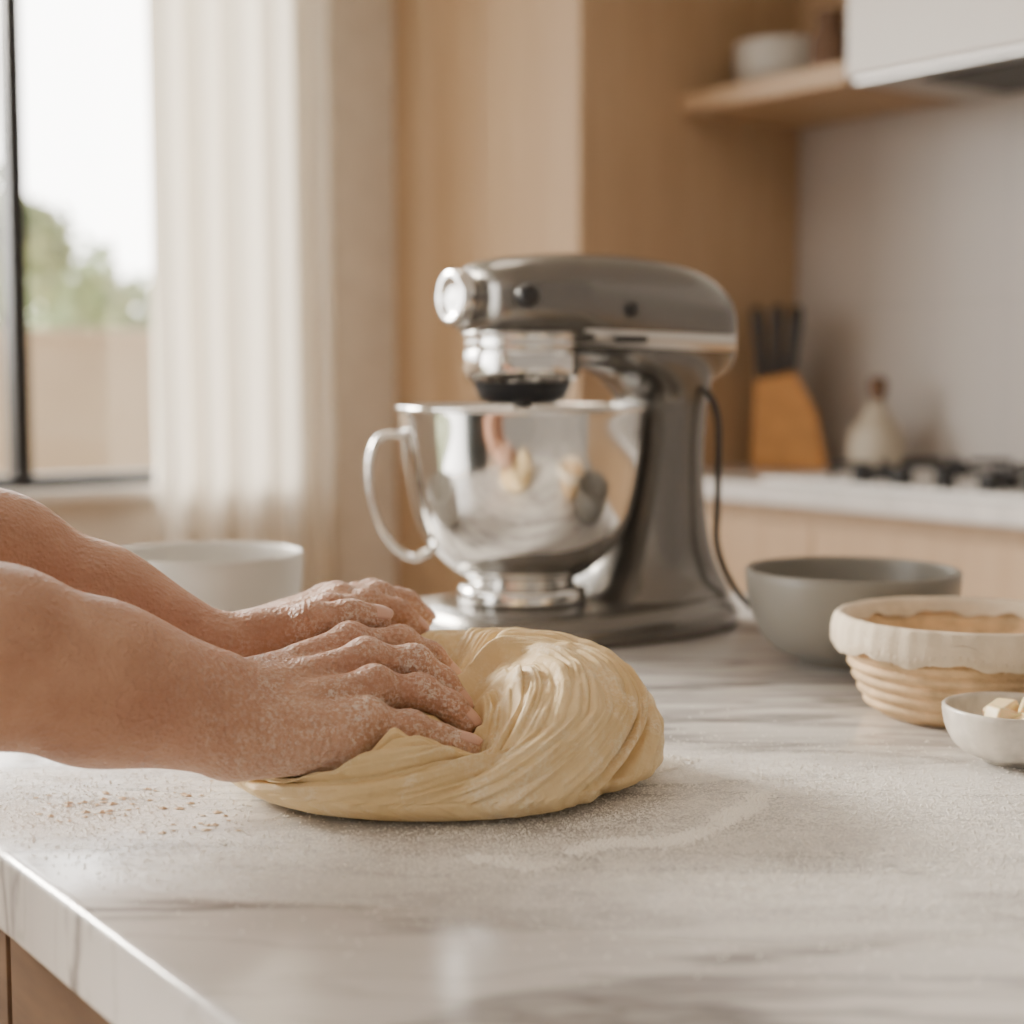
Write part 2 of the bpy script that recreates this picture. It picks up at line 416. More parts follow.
# outside
m_fence=simple('rendered_garden_wall',(.95,.72,.58),.9,0,.06,3)
m_leaf=simple('foliage',(.50,.58,.38),.8,0,.35,6,.3,20)
m_gr=simple('lawn',(.22,.25,.12),.9,0,.3,3)
rbox('ground',-16,16,WB+.3,40,-.35,-.3,m_gr)
g=empty('garden_wall',(0,0,0),ROT)
rbox('masonry',-8,9,8.0,8.2,-.3,1.30,m_fence,.01,g); rbox('coping',-8,9,7.97,8.23,1.30,1.36,m_fence,.01,g)
def tree(name,a,b,h,R,n=1300):
    t=empty(name,AB(a,b,-.3))
    lathe('trunk',[(.10,0),(.07,h*.4),(.05,h*.8),(0,h)],m_cork,16,t)
    vs=[];fs=[]
    rng=np.random.RandomState(int(a*10+100))
    for k in range(n):
        u=rng.normal(size=3); u/=np.linalg.norm(u); r=R*(.2+.8*rng.rand())*(1+.3*math.sin(5*u[0]+3*u[2]))
        c=np.array([0,0,h])+u*r*np.array([1,1,.8])
        d1=rng.normal(size=3)*.05; d2=rng.normal(size=3)*.05
        i=len(vs); vs+= [c-d1,c+d2,c+d1,c-d2]; fs.append((i,i+1,i+2,i+3))
    mesh_obj('foliage',vs,fs,m_leaf,False,t)
tree('garden_tree',4.35,13.0,2.45,.75); tree('garden_tree.001',5.6,14.2,1.9,.9); tree('garden_tree.002',1.5,14,2.8,1.3); tree('garden_tree.003',6.5,13.0,1.75,.7)

# ---------------------------------------------------------------- SDF tools
def smin(a,b,k):
    h=np.maximum(k-np.abs(a-b),0)/k
    return np.minimum(a,b)-h*h*k*.25
def sdcap(X,Y,Z,p):
    a,b,ra,rb=p[:4]
    ba=b-a; L=float(ba@ba)+1e-12
    px,py,pz=X-a[0],Y-a[1],Z-a[2]
    h=np.clip((px*ba[0]+py*ba[1]+pz*ba[2])/L,0,1)
    return np.sqrt((px-h*ba[0])**2+(py-h*ba[1])**2+(pz-h*ba[2])**2)-(ra+(rb-ra)*h)
class SDF:
    def __init__(s): s.p=[]; s.cr=[]
    def crease(s,pos,ax,up,r,n,amp=.0009,per=.0034): s.cr.append((pos,ax,up,r,n,amp,per))
    def cap(s,a,b,ra,rb=None,k=.01):
        s.p.append((np.array(a,float),np.array(b,float),ra,ra if rb is None else rb,k))
    def pts(s,P):
        F=np.full(len(P),.05)
        for p in s.p: F=smin(F,sdcap(P[:,0],P[:,1],P[:,2],p),p[4])
        return F
    def grid(s,h,m=.02):
        lo=np.min([np.minimum(p[0]-p[2],p[1]-p[3]) for p in s.p],0)-3*h-.004
        hi=np.max([np.maximum(p[0]+p[2],p[1]+p[3]) for p in s.p],0)+3*h+.004
        n=np.ceil((hi-lo)/h).astype(int)+1
        ax=[(lo[i]+h*np.arange(n[i])).astype(np.float32) for i in range(3)]
        F=np.full(tuple(n),m,np.float32)
        for p in s.p:
            mg=max(m,p[4]*1.6)
            a=np.maximum(((np.minimum(p[0]-p[2],p[1]-p[3])-mg-lo)/h).astype(int),0)
            b=np.minimum(((np.maximum(p[0]+p[2],p[1]+p[3])+mg-lo)/h).astype(int)+2,n)
            sl=tuple(slice(a[i],b[i]) for i in range(3))
            d=sdcap(ax[0][sl[0]][:,None,None],ax[1][sl[1]][None,:,None],ax[2][sl[2]][None,None,:],p)
            F[sl]=smin(F[sl],d,p[4])
        for pos,axd,up,r,nn,amp,per in s.cr:      # knuckle creases on the back of each joint
            R=r*2.0
            a=np.maximum(((pos-R-lo)/h).astype(int),0); b=np.minimum(((pos+R-lo)/h).astype(int)+2,n)
            sl=tuple(slice(a[i],b[i]) for i in range(3))
            X=ax[0][sl[0]][:,None,None]-pos[0]; Y=ax[1][sl[1]][None,:,None]-pos[1]; Z=ax[2][sl[2]][None,None,:]-pos[2]
            t=X*axd[0]+Y*axd[1]+Z*axd[2]; u=X*up[0]+Y*up[1]+Z*up[2]
            rad=np.sqrt(X*X+Y*Y+Z*Z)
            wgt=np.clip(u/r*1.6,0,1)*np.clip(1.5-rad/(r*1.25),0,1)*np.exp(-(t/(per*nn*.42))**2)
            cv=t+ (rad*rad-t*t-u*u)*12   # creases bow slightly
            F[sl]+=(amp*wgt*(.5+.5*np.cos(2*np.pi*cv/per))**1.5).astype(np.float32)
        return F,lo,h
def surface_nets(F,lo,h):
    s=F<0
    cnt=np.zeros(tuple(np.array(F.shape)-1),np.int8)
    cor=[(i,j,k) for i in (0,1) for j in (0,1) for k in (0,1)]
    sh=F.shape
    for (i,j,k) in cor: cnt+=s[i:sh[0]-1+i,j:sh[1]-1+j,k:sh[2]-1+k]
    act=(cnt>0)&(cnt<8)
    I=np.argwhere(act); idm=np.full(act.shape,-1,np.int32); idm[act]=np.arange(len(I))
    vals=np.stack([F[I[:,0]+i,I[:,1]+j,I[:,2]+k] for (i,j,k) in cor],1)
    acc=np.zeros((len(I),3)); c=np.zeros(len(I))
    for e0 in range(8):
        for e1 in range(e0+1,8):
            if sum(abs(cor[e0][q]-cor[e1][q]) for q in range(3))!=1: continue
            va,vb=vals[:,e0],vals[:,e1]; x=(va<0)!=(vb<0)
            t=np.where(x,va/np.where(x,va-vb,1),0)[:,None]
            p=np.array(cor[e0])*(1-t)+np.array(cor[e1])*t
            acc+=p*x[:,None]; c+=x
    V=lo+h*(I+acc/c[:,None])
    faces=[]
    for ax in range(3):
        o1,o2=(ax+1)%3,(ax+2)%3
        A=[slice(None)]*3; B=[slice(None)]*3; A[ax]=slice(0,-1); B[ax]=slice(1,None)
        x=s[tuple(A)]!=s[tuple(B)]
        E=np.argwhere(x)
        E=E[(E[:,o1]>0)&(E[:,o2]>0)&(E[:,o1]<sh[o1]-1)&(E[:,o2]<sh[o2]-1)]
        ins=s[E[:,0],E[:,1],E[:,2]]
        def cell(d1,d2):
            q=E.copy(); q[:,o1]+=d1; q[:,o2]+=d2; return idm[q[:,0],q[:,1],q[:,2]]
        Q=np.stack([cell(-1,-1),cell(0,-1),cell(0,0),cell(-1,0)],1)
        Q[~ins]=Q[~ins][:,::-1]
        faces.append(Q)
    return V,np.concatenate(faces)
def sdf_mesh(name,sdf,h,mat,parent=None,smooth=4,m=.02,warp=None,fac=.5):
    V,Fc=surface_nets(*sdf.grid(h,m))
    if warp is not None: V=warp(V)
    o=mesh_obj(name,V.tolist(),Fc.tolist(),mat,True,parent)
    if smooth:
        md=o.modifiers.new('s','SMOOTH'); md.iterations=smooth; md.factor=fac
    return o

# ---------------------------------------------------------------- hands
def W(px,py,Y):
    """surveyed point: bearing + elevation read from the photo, at ground distance Y"""
    T=math.tan(math.atan((py-512)/1600)+math.radians(5.07))
    return np.array([(px-512)/1600*(Y+.01),Y,CT+.23-Y*T])
def unit(v): return v/np.linalg.norm(v)
def finger(s,pts,r,k=.0035,up=(.2,-.2,1)):
    """pts: MCP,PIP,DIP,TIP ; r: radii at these"""
    for i in range(3):
        s.cap(pts[i],pts[i+1],r[i],r[i+1],k if i else .006)
    # joint thickening
    s.cap(pts[1]+np.array([0,0,.0008]),pts[1]+np.array([0,0,.0008]),r[1]*1.09,None,.004)
    up=np.array(up,float)
    for j,nn in ((1,3),(2,2)):
        d=unit(pts[j+1]-pts[j-1]); u=unit(up-d*(up@d))
        s.crease(pts[j],d,u,r[j]*1.05,nn,.0014 if j==1 else .0010)
def nail(pts,r,up):
    d=pts[3]-pts[2]; L=np.linalg.norm(d); d=d/L
    up=np.array(up,float); up=up-d*(up@d); up/=np.linalg.norm(up); ac=np.cross(d,up)
    v=[];f=[];n=10
    wd=r*.80; ln=r*1.05
    c=pts[3]-d*r*.10
    for i in range(n+1):
        for j in range(n+1):
            u=-1+2*i/n; w=-1+2*j/n
            uu=u*math.sqrt(1-w*w*.45); ww=w*math.sqrt(1-.35*u*u if u>0 else 1-.1*u*u)
            x=ww*wd
            hgt=math.sqrt(max(r*r-x*x,0))-.0001-(.0012*max(u,0)**2*1.5)
            v.append(c+d*uu*ln+ac*x+up*hgt)
    for i in range(n):
        for j in range(n):
            q=i*(n+1)+j; f.append((q,q+1,q+n+2,q+n+1))
    return v,f
def build_arm(arm,name,parent):
    s=arm['sdf']
    o=sdf_mesh(name,s,.00095,m_skin,parent,2)
    V=[];F=[]
    for pts,r,up in arm['nails']:
        v,f=nail(pts,r,up); b=len(V); V+=v; F+=[tuple(i+b for i in q) for q in f]
    n=mesh_obj(name+'_nails',V,F,m_nail,True,parent)
    sm=n.modifiers.new('sol','SOLIDIFY'); sm.thickness=.0006; sm.offset=0
    return o
# near arm = person's right
def right_arm():
    s=SDF()
    Wr=W(216,712,.80); F1=W(100,684,.778); F0=W(0,657,.755); El=np.array([-.335,.69,CT+.135])
    ac=np.array([.1,-.62,-.78]); ac/=np.linalg.norm(ac)
    s.cap(El,F0,.039,.0410,.015); s.cap(F0,F1,.0410,.0360,.015)
    s.cap(F1+ac*.003,Wr+ac*.011,.0340,.0220,.018); s.cap(F1-ac*.003,Wr-ac*.011,.0340,.0220,.018)
    El2=El+np.array([-.03,-.03,.04]); s.cap(El,El2,.040,.042,.02)
    mcp=[W(350,646,.875),W(366,662,.853),W(374,690,.830),W(366,722,.810)]
    wr=[Wr-ac*.013+np.array([.008,.012,.0]),Wr-ac*.005+np.array([.01,.004,.002]),Wr+ac*.004+np.array([.01,0,.002]),Wr+ac*.013+np.array([.01,0,0])]
    dn=np.array([0,.25,-1.])*.004
    for i in range(4):
        s.cap(wr[i]+dn,mcp[i]+dn,.0160,.0114,.008)
    kd=np.array([0,-.0022,.0034])
    for i in range(4): s.cap(mcp[i]+kd,mcp[i]+kd,.0106,None,.005)
    for i in range(4): s.cap(wr[i]*.45+mcp[i]*.55+kd*.95,mcp[i]+kd,.0072,.0086,.005)   # extensor tendons
    # hypothenar and thenar masses
    s.cap(W(240,738,.793),W(340,744,.803),.0185,.0150,.012)
    s.cap(Wr+np.array([.01,.03,-.005]),np.array([-.105,.885,CT+.052]),.017,.013,.014)
    fs=[([mcp[0],W(400,643,.888),W(430,656,.893),W(449,676,.893)],[.0098,.0088,.0080,.0072]),
        ([mcp[1],W(414,663,.860),W(442,682,.862),W(458,703,.860)],[.0100,.0090,.0082,.0074]),
        ([mcp[2],W(420,692,.838),W(450,706,.839),W(466,722,.838)],[.0096,.0087,.0080,.0072]),
        ([mcp[3],W(410,728,.812),W(440,738,.814),W(468,746,.815)],[.0090,.0081,.0074,.0068])]
    nl=[]
    for p,r in fs:
        finger(s,p,r,up=(.25,-.4,1)); nl.append((p,r[3],(.45,-.15,1)))
    th=[np.array([-.125,.865,CT+.050]),np.array([-.098,.897,CT+.056]),np.array([-.070,.912,CT+.057]),np.array([-.050,.918,CT+.050])]
    finger(s,th,[.013,.0112,.0100,.0088]); nl.append((th,.0088,(0,.3,1)))
    return dict(sdf=s,nails=nl,elbow=El2)
def left_arm():
    s=SDF()
    Wr=W(198,646,.895); F1=W(100,610,.884); F0=W(0,563,.868); El=np.array([-.385,.81,CT+.180])
    ac=np.array([-.25,.75,-.25]); ac/=np.linalg.norm(ac)
    s.cap(El,F0,.0355,.0360,.015); s.cap(F0,F1,.0360,.0315,.015)
    s.cap(F1+ac*.004,Wr+ac*.011,.0295,.0200,.018); s.cap(F1-ac*.004,Wr-ac*.011,.0295,.0200,.018)
    El2=El+np.array([-.03,.0,.04]); s.cap(El,El2,.039,.041,.02)
    mcp=[W(330,616,.925),W(340,606,.948),W(337,603,.968),W(328,604,.988)]
    wr=[Wr-ac*.013+np.array([.01,0,0]),Wr-ac*.004+np.array([.01,0,.002]),Wr+ac*.005+np.array([.01,0,.002]),Wr+ac*.013+np.array([.01,0,0])]
    dn=np.array([0,0,-1.])*.004
    for i in range(4): s.cap(wr[i]+dn,mcp[i]+dn,.0150,.0116,.009)
    kd=np.array([0,0,.0028])
    for i in range(4): s.cap(mcp[i]+kd,mcp[i]+kd,.0104,None,.005)
    for i in range(4): s.cap(wr[i]*.45+mcp[i]*.55+kd*.9,mcp[i]+kd,.0068,.0082,.005)
    s.cap(Wr+np.array([.01,-.012,-.006]),W(300,632,.897),.0165,.0125,.014)
    s.cap(Wr+np.array([.01,.02,-.006]),W(310,620,.985),.0165,.013,.014)
    fs=[([mcp[0],W(368,605,.945),W(398,612,.955),W(416,628,.958)],[.0097,.0087,.0080,.0071]),
        ([mcp[1],W(378,598,.972),W(406,603,.985),W(423,617,.990)],[.0100,.0090,.0082,.0073]),
        ([mcp[2],W(372,595,.995),W(398,600,1.01),W(414,612,1.018)],[.0096,.0087,.0080,.0071]),
        ([mcp[3],W(356,597,1.012),W(378,602,1.028),W(392,611,1.036)],[.0088,.0078,.0072,.0065])]
    nl=[]
    for p,r in fs: finger(s,p,r); nl.append((p,r[3],(.25,-.1,1)))
    th=[W(262,632,.893),W(312,624,.890),W(350,617,.895),W(376,620,.902)]
    finger(s,th,[.0135,.0112,.0100,.0088],up=(.1,-.45,1)); nl.append((th,.0088,(.1,-.45,1)))
    return dict(sdf=s,nails=nl,elbow=El2)
RA=right_arm(); LA=left_arm()
person=empty('person')
build_arm(RA,'right_forearm_and_hand',person); build_arm(LA,'left_forearm_and_hand',person)
# body (outside the photograph, completes the figure)
m_shirt=simple('linen_shirt',(.62,.60,.56),.9,0,.05,bscale=300,bstr=.3)
m_apron=simple('apron_canvas',(.10,.12,.13),.9,0,.05,bscale=300,bstr=.3)
m_trou=simple('trousers',(.05,.06,.09),.9,0,.1)
m_hair=simple('hair',(.06,.035,.02),.5,0,.4,90,.5,200)
SR=np.array([-.50,.52,1.33]); SL=np.array([-.63,.82,1.33])
fw=np.array([.92,.39,0]); lf=np.array([-.39,.92,0])
ch=np.array([-.60,.65,1.25]); hip=np.array([-.70,.60,.95])
s=SDF()
for sg in (-1,1):
    s.cap(hip+lf*.07*sg,ch+lf*.08*sg,.105,.105,.08)
    s.cap(ch+lf*.08*sg,(SL if sg>0 else SR)+np.array([-.02,0,-.01]),.09,.055,.06)
s.cap(ch,np.array([-.565,.672,1.39]),.08,.05,.05)
for S,A in ((SR,RA),(SL,LA)):
    E=A['elbow']; s.cap(S,E+ (S-E)*.05,.056,.052,.03)
    d=(S-E)/np.linalg.norm(S-E); s.cap(E+d*.01,E+d*.035,.056,.056,.008)
sdf_mesh('shirt',s,.006,m_shirt,person,4,.06)
s=SDF()
for sg in (-1,1):
    hp=hip+lf*.085*sg+np.array([0,0,-.02]); kn=hip+lf*.10*sg+fw*.03; kn[2]=.50; an=hip+lf*.11*sg-fw*.01; an[2]=.10
    s.cap(hp,kn,.095,.062,.05); s.cap(kn,an,.060,.048,.03)
s.cap(hip+lf*.05,hip-lf*.05,.115,None,.06)
sdf_mesh('trousers',s,.006,m_trou,person,4,.06)
s=SDF()
for sg in (-1,1):
    an=hip+lf*.11*sg-fw*.01; an[2]=.05
    s.cap(an-fw*.03,an+fw*.15-np.array([0,0,.012]),.042,.036,.03); s.cap(an,an+np.array([0,0,.05]),.042,.042,.03)
sdf_mesh('shoes',s,.005,m_dark,person,3,.05)
s=SDF()
for sg in (-1,1): s.cap(hip+lf*.06*sg+fw*.02-np.array([0,0,.02]),ch+lf*.06*sg+fw*.014,.103,.101,.08); s.cap(hip+lf*.07*sg+fw*.03,hip+lf*.09*sg+fw*.06-np.array([0,0,.35]),.1,.085,.08)
sdf_mesh('apron',s,.006,m_apron,person,3,.06)
# head
hc=np.array([-.50,.695,1.575]); f2=np.array([.80,.34,-.49]); f2/=np.linalg.norm(f2); up2=np.array([.45,.19,.87]); up2/=np.linalg.norm(up2); l2=np.cross(up2,f2)
def HP(f,l,u): return hc+f2*f+l2*l+up2*u
s=SDF()
s.cap(np.array([-.565,.672,1.38]),HP(-.03,0,-.06),.052,.052,.03)
s.cap(HP(-.025,0,.03),HP(.02,0,.03),.078,.072,.03)
s.cap(HP(.025,0,-.01),HP(.035,0,-.075),.058,.036,.04)
s.cap(HP(.088,0,.015),HP(.103,0,-.022),.008,.013,.012)
s.cap(HP(.078,-.018,-.052),HP(.078,.018,-.052),.009,None,.008)
for sg in (-1,1):
    s.cap(HP(.0,.076*sg,.015),HP(-.006,.080*sg,-.025),.014,.010,.008)
    s.cap(HP(.07,.02*sg,.028),HP(.068,.042*sg,.027),.012,None,.012)
sdf_mesh('head',s,.003,m_skin,person,3,.04)
m_eye=simple('eye',(.75,.73,.7),.15,0,.02,bstr=0)
s=SDF()
for sg in (-1,1): s.cap(HP(.073,.032*sg,.006),HP(.073,.032*sg,.006),.0125,None,.002)
sdf_mesh('eyes',s,.0015,m_eye,person,2)
s=SDF()
s.cap(HP(-.04,0,.045),HP(.005,0,.062),.088,.075,.03); s.cap(HP(-.06,0,.0),HP(-.06,0,-.03),.07,.05,.03); s.cap(HP(-.12,0,.05),HP(-.13,0,.06),.035,None,.02)
sdf_mesh('hair',s,.004,m_hair,person,2,.04)

# ---------------------------------------------------------------- dough
def nz(x,y,z):
    f=mn.noise
    return np.array([f(Vector((a,b,c))) for a,b,c in zip(x.ravel().tolist(),y.ravel().tolist(),z.ravel().tolist())]).reshape(x.shape)
def dough():
    cx,cy=-.0405,.887; Rx,Ry=.1225,.120
    na,nr=640,270
    th=np.linspace(0,2*np.pi,na,endpoint=False)[None,:]
    ph=np.linspace(-math.pi/2,math.pi/2,nr)[:,None]
    e=2/2.7
    R=1+.010*np.sin(2*th+.6)+.012*np.sin(3*th+2.2)+.007*np.sin(5*th+1)
    sp=np.sin(ph)
    cr=np.where(sp>0,np.abs(np.cos(ph))**e,np.abs(np.cos(ph))**.28)
    X=cx+Rx*R*cr*np.cos(th); Y=cy+Ry*R*cr*np.sin(th)
    zc=.016
    # top height varies over the plan: thick on the right, low at the left
    Hh=.068+.012*np.clip((X-cx)/Rx,-1,1)-.028*np.clip((-(X-cx)/Rx-.35)/.6,0,1)
    Z=np.where(sp>0,zc+(Hh-.004)*np.abs(sp)**e,zc-zc*np.abs(sp)**1.3)
    nx=(X-cx)/Rx**2; ny=(Y-cy)/Ry**2; nzz=np.where(sp>0,(Z-zc)/.06**2,(Z-zc)/.022**2*.3)
    L=np.sqrt(nx**2+ny**2+nzz**2)+1e-9; nx,ny,nzz=nx/L,ny/L,nzz/L
    # folds, spiralling from where the hands pinch
    px,py=-.030,.868
    dx,dy=X-px,Y-py; r=np.sqrt(dx*dx+dy*dy)
    rr=r+np.clip(.055-Z,0,1)*.9
    t=np.arctan2(dy,dx)
    tw=1.25*(rr/.09)**1.3
    phi=t+tw
    c,s_=np.cos(phi),np.sin(phi)
    def ridge(A,B,off,p=2.2,g=2.2):   # creases: noise zero-crossings, stretched along the pull of the dough
        n=nz(c*A+off,s_*A+off*.7,rr*B+off*1.3)
        return -np.clip(1-np.abs(n)*g,0,1)**p
    env=.5+.5*nz(X*26,Y*26,Z*26+3)
    amp=np.clip((rr-.006)/.03,0,1)
    # one-sided overlaps: each rope of dough rolls under the next
    q=(phi*4/(2*np.pi)+.35*nz(c*1.1+4,s_*1.1,rr*6))%1.0
    lap=np.where(q<.9,np.sin(q/.9*np.pi*.5+.35)**.9,np.cos((q-.9)/.1*np.pi*.5)**2*.9)-.8
    d=.0068*lap+.0105*ridge(1.15,7,3.1,2.6,2.9)+.0050*ridge(2.3,14,8.4,2.2,2.6)*(.3+1.2*env)+.0030*ridge(6.0,22,1.7,2,2.2)*(.2+1.3*env)+.0016*ridge(15,30,5.2,2,2)
    d+=.0050*nz(c*1.6+9,s_*1.6,rr*9)+.0014*nz(X*90,Y*90,Z*90)
    d*=amp*np.clip((Z-.002)/.012,0,1)
    X=X+nx*d; Y=Y+ny*d; Z=np.maximum(Z+nzz*d,0)
    # press of the hands: find the underside of the hand above each point
    P=np.stack([X.ravel(),Y.ravel(),Z.ravel()+CT],1)
    top=np.where((P[:,2]>CT+.010)&(np.repeat((ph[:,0]>0),na)))[0]
    low=P[top,2].copy()
    for lv in np.arange(CT+.008,CT+.10,.0015):
        qq=P[top].copy(); qq[:,2]=lv
        m=(lv<low)
        if not m.any(): break
        dd=np.full(len(top),1.); dd[m]=np.minimum(RA['sdf'].pts(qq[m]),LA['sdf'].pts(qq[m]))
        hit=dd<.0008; low[hit]=np.minimum(low[hit],lv-.0008)
    newz=P[:,2].copy(); newz[top]=np.maximum(low,CT+.002)
    dz=(newz-P[:,2]).reshape(nr,na)
    # the dough slopes away from the press instead of standing as a wall
    G=P.reshape(nr,na,3)
    def dist(a,b): return np.sqrt(((a[...,:2]-b[...,:2])**2).sum(-1))
    dr=dist(G,np.roll(G,1,1)); dl=dist(G,np.roll(G,-1,1)); du=dist(G[1:],G[:-1])
    sl=1.15
    for it in range(60):
        dz=np.minimum(dz,np.roll(dz,1,1)+sl*dr); dz=np.minimum(dz,np.roll(dz,-1,1)+sl*dl)
        dz[1:]=np.minimum(dz[1:],dz[:-1]+sl*du); dz[:-1]=np.minimum(dz[:-1],dz[1:]+sl*du)
    for it in range(5):
        m=(np.roll(dz,1,1)+np.roll(dz,-1,1)+np.vstack([dz[:1],dz[:-1]])+np.vstack([dz[1:],dz[-1:]]))/4
        dz=np.where(dz<-.0001,np.minimum(dz+.0004,m),m)
    Z=np.maximum(Z+CT+dz,CT+.0004)
    V=np.stack([X.ravel(),Y.ravel(),Z.ravel()],1)
    F=[]
    for j in range(nr-1):
        for i in range(na):
            k=(i+1)%na; F.append((j*na+i,j*na+k,(j+1)*na+k,(j+1)*na+i))
    return mesh_obj('bread_dough',V.tolist(),F,m_dough)
dough()

# ---------------------------------------------------------------- stand mixer
mx=empty('stand_mixer',(.009,1.38,CT),math.radians(212))
secs=[(.053,.278,.300,.012),(.052,.268,.308,.028),(.046,.260,.317,.042),(.032,.256,.3235,.050),(.005,.254,.3275,.055),(-.025,.252,.330,.058),(-.045,.243,.3305,.0585),(-.09,.232,.3305,.0585),(-.135,.225,.327,.058),(-.165,.220,.321,.056),(-.188,.220,.311,.051),(-.202,.224,.300,.042),(-.209,.238,.286,.026),(-.211,.25,.275,.012)]
S2=smoothprof(secs,5)
def srow(x):
    X=np.array([q[0] for q in S2][::-1]); out=[]
    for c in (1,2,3): out.append(np.interp(x,X,np.array([q[c] for q in S2][::-1])))
    return out
rings=[]
for x,zb,zt,w in S2:
    cz=(zb+zt)/2; hh=(zt-zb)/2
    rings.append([(x,w*sgnpow(math.cos(q*math.pi/32),.72),cz+hh*sgnpow(math.sin(q*math.pi/32),.72)) for q in range(64)])
loft('motor_head',rings,m_paint,mx)
def headw(x,z):
    zb,zt,w=srow(x); cz=(zb+zt)/2; hh=(zt-zb)/2
    s_=min(abs((z-cz)/hh),.999)**(1/.72); return w*(math.sqrt(1-s_*s_))**.72
for sg in (-1,1):
    v=[];f=[];n=40
    for i in range(n+1):
        x=-.030-.166*i/n
        zl=.2575-.004*i/n
        for z in (zl-.0075,zl-.0065,zl+.0065,zl+.0075):
            off=.0022 if abs(z-zl)<.007 else -.001
            v.append((x,sg*(headw(x,max(z,srow(x)[0]+.0015))+off),z))
    for i in range(n):
        for j in range(3): q=i*4+j; f.append((q,q+1,q+5,q+4))
    mesh_obj('trim_band_%d'%(sg+2),v,f,m_steelb,True,mx)
    o=lathe('side_screw_%d'%(sg+2),[(0,0),(.0065,0),(.006,.004),(0,.005)],m_dark,24,mx,(-.072,sg*(headw(-.072,.281)-.001),.281)); o.rotation_euler=(-sg*math.pi/2,0,0)
o=boxmesh('speed_lever',.028,.012,.006,m_dark,.002,mx,(-.070,.062,.2560))
o=lathe('attachment_cap',smoothprof([(0,0),(.019,0),(.0195,.012),(.0235,.014),(.024,.024),(.0215,.027),(.016,.027),(.014,.024),(0,.024)],3),m_chrome,64,mx,(.045,0,.290)); o.rotation_euler=(0,math.pi/2,0)
o=lathe('attachment_thumbscrew',smoothprof([(0,-.008),(.004,-.008),(.004,.006),(.009,.009),(.010,.016),(.007,.021),(0,.022)],3),m_dark,32,mx,(.034,headw(.034,.29)-.002,.290)); o.rotation_euler=(-math.pi/2,0,0)
lathe('planetary_hub',smoothprof([(0,.262),(.048,.262),(.049,.258),(.049,.249),(.0475,.248),(.0475,.246),(.0495,.245),(.0495,.230),(.047,.224),(.043,.220)],3)+[(.040,.219),(.038,.212),(.03,.208),(0,.208)],m_chrome,96,mx)
lathe('hub_underside',[(.0432,.2195),(.041,.214),(.037,.205),(.028,.201),(0,.200)],m_dark,64,mx)
lathe('beater_shaft',[(.0,.205),(.008,.205),(.008,.16),(.006,.155),(0,.155)],m_steelb,32,mx)
tube('flat_beater_loop',[(0,0,.165),(.0,.04,.16),(0,.062,.14),(0,.055,.09),(0,.03,.068),(0,0,.064),(0,-.03,.068),(0,-.055,.09),(0,-.062,.14),(0,-.04,.16),(0,0,.165)],.005,m_steelb,mx)
tube('flat_beater_spine',[(0,0,.16),(0,0,.10),(0,0,.066)],.005,m_steelb,mx)
# column
cs=[(.020,-.055,-.205,.074),(.034,-.062,-.203,.068),(.050,-.078,-.196,.058),(.075,-.092,-.187,.052),(.11,-.102,-.181,.048),(.15,-.110,-.178,.046),(.19,-.1135,-.180,.046),(.207,-.113,-.183,.047),(.222,-.095,-.187,.050),(.235,-.068,-.190,.052),(.250,-.058,-.190,.052)]
rings=[]
for z,xf,xb,w in smoothprof(cs,4):
    c=(xf+xb)/2; hx=(xf-xb)/2
    rings.append([(c+hx*sgnpow(math.cos(q*math.pi/32),.75),w*sgnpow(math.sin(q*math.pi/32),.75),z) for q in range(64)])
loft('column',rings,m_paint,mx)
# base
rings=[]
for z,g_ in ((0,-.004),(.003,0),(.014,0),(.022,-.004),(.027,-.010),(.029,-.018)):
    ring=[]
    for q in range(96):
        t=q*2*math.pi/96; c=math.cos(t); s_=math.sin(t)
        x=-.066+(.146+g_)*sgnpow(c,.75); y=(.104-.012*(c<0)*abs(c)+g_)*sgnpow(s_,.75)
        ring.append((x,y,z))
    rings.append(ring)
loft('base_plate',rings,m_paint,mx)
# bowl
bo=[(0,.031),(.045,.031),(.052,.030),(.055,.031),(.056,.036),(.054,.044),(.046,.047),(.046,.051),(.060,.059),(.080,.078),(.092,.100),(.099,.130),(.103,.160),(.105,.190),(.1055,.1955)]
pr=smoothprof(bo,4)+[(.1085,.196),(.109,.198),(.108,.200),(.1045,.200)]
inn=[(.103,.19),(.101,.160),(.097,.130),(.090,.100),(.078,.080),(.058,.061),(.03,.056),(0,.055)]
lathe('mixing_bowl',pr+smoothprof(inn,4),m_steel,128,mx)
# handle: strap, pointing to world -x
hp=[(.100,.174),(.114,.176),(.126,.170),(.132,.152),(.1315,.125),(.124,.098),(.110,.079),(.095,.070),(.080,.075)]
hp=smoothprof(hp,6)
ang=math.radians(180-212+8)
rings=[]
for i,(r_,z_) in enumerate(hp):
    a=hp[max(i-1,0)]; b=hp[min(i+1,len(hp)-1)]
    t=Vector((b[0]-a[0],b[1]-a[1])).normalized(); nrm=Vector((t.y,-t.x))
    ring=[]
    for q in range(20):
        an=q*2*math.pi/20; u=.0036*sgnpow(math.cos(an),.6); w_=.0135*sgnpow(math.sin(an),.6)
        rr=r_+nrm.x*u; zz=z_+nrm.y*u
        ring.append((rr*math.cos(ang)-w_*math.sin(ang),rr*math.sin(ang)+w_*math.cos(ang),zz))
    rings.append(ring)
loft('bowl_handle',rings,m_steel,mx)
tube('power_cable',[(-.150,.03,.222),(-.160,.052,.215),(-.168,.060,.19),(-.166,.062,.15),(-.166,.062,.11),(-.160,.066,.07),(-.19,.07,.02),(-.24,.06,.0045),(-.30,.02,.0045),(-.36,.0,.0045)],.003,m_dark,mx)

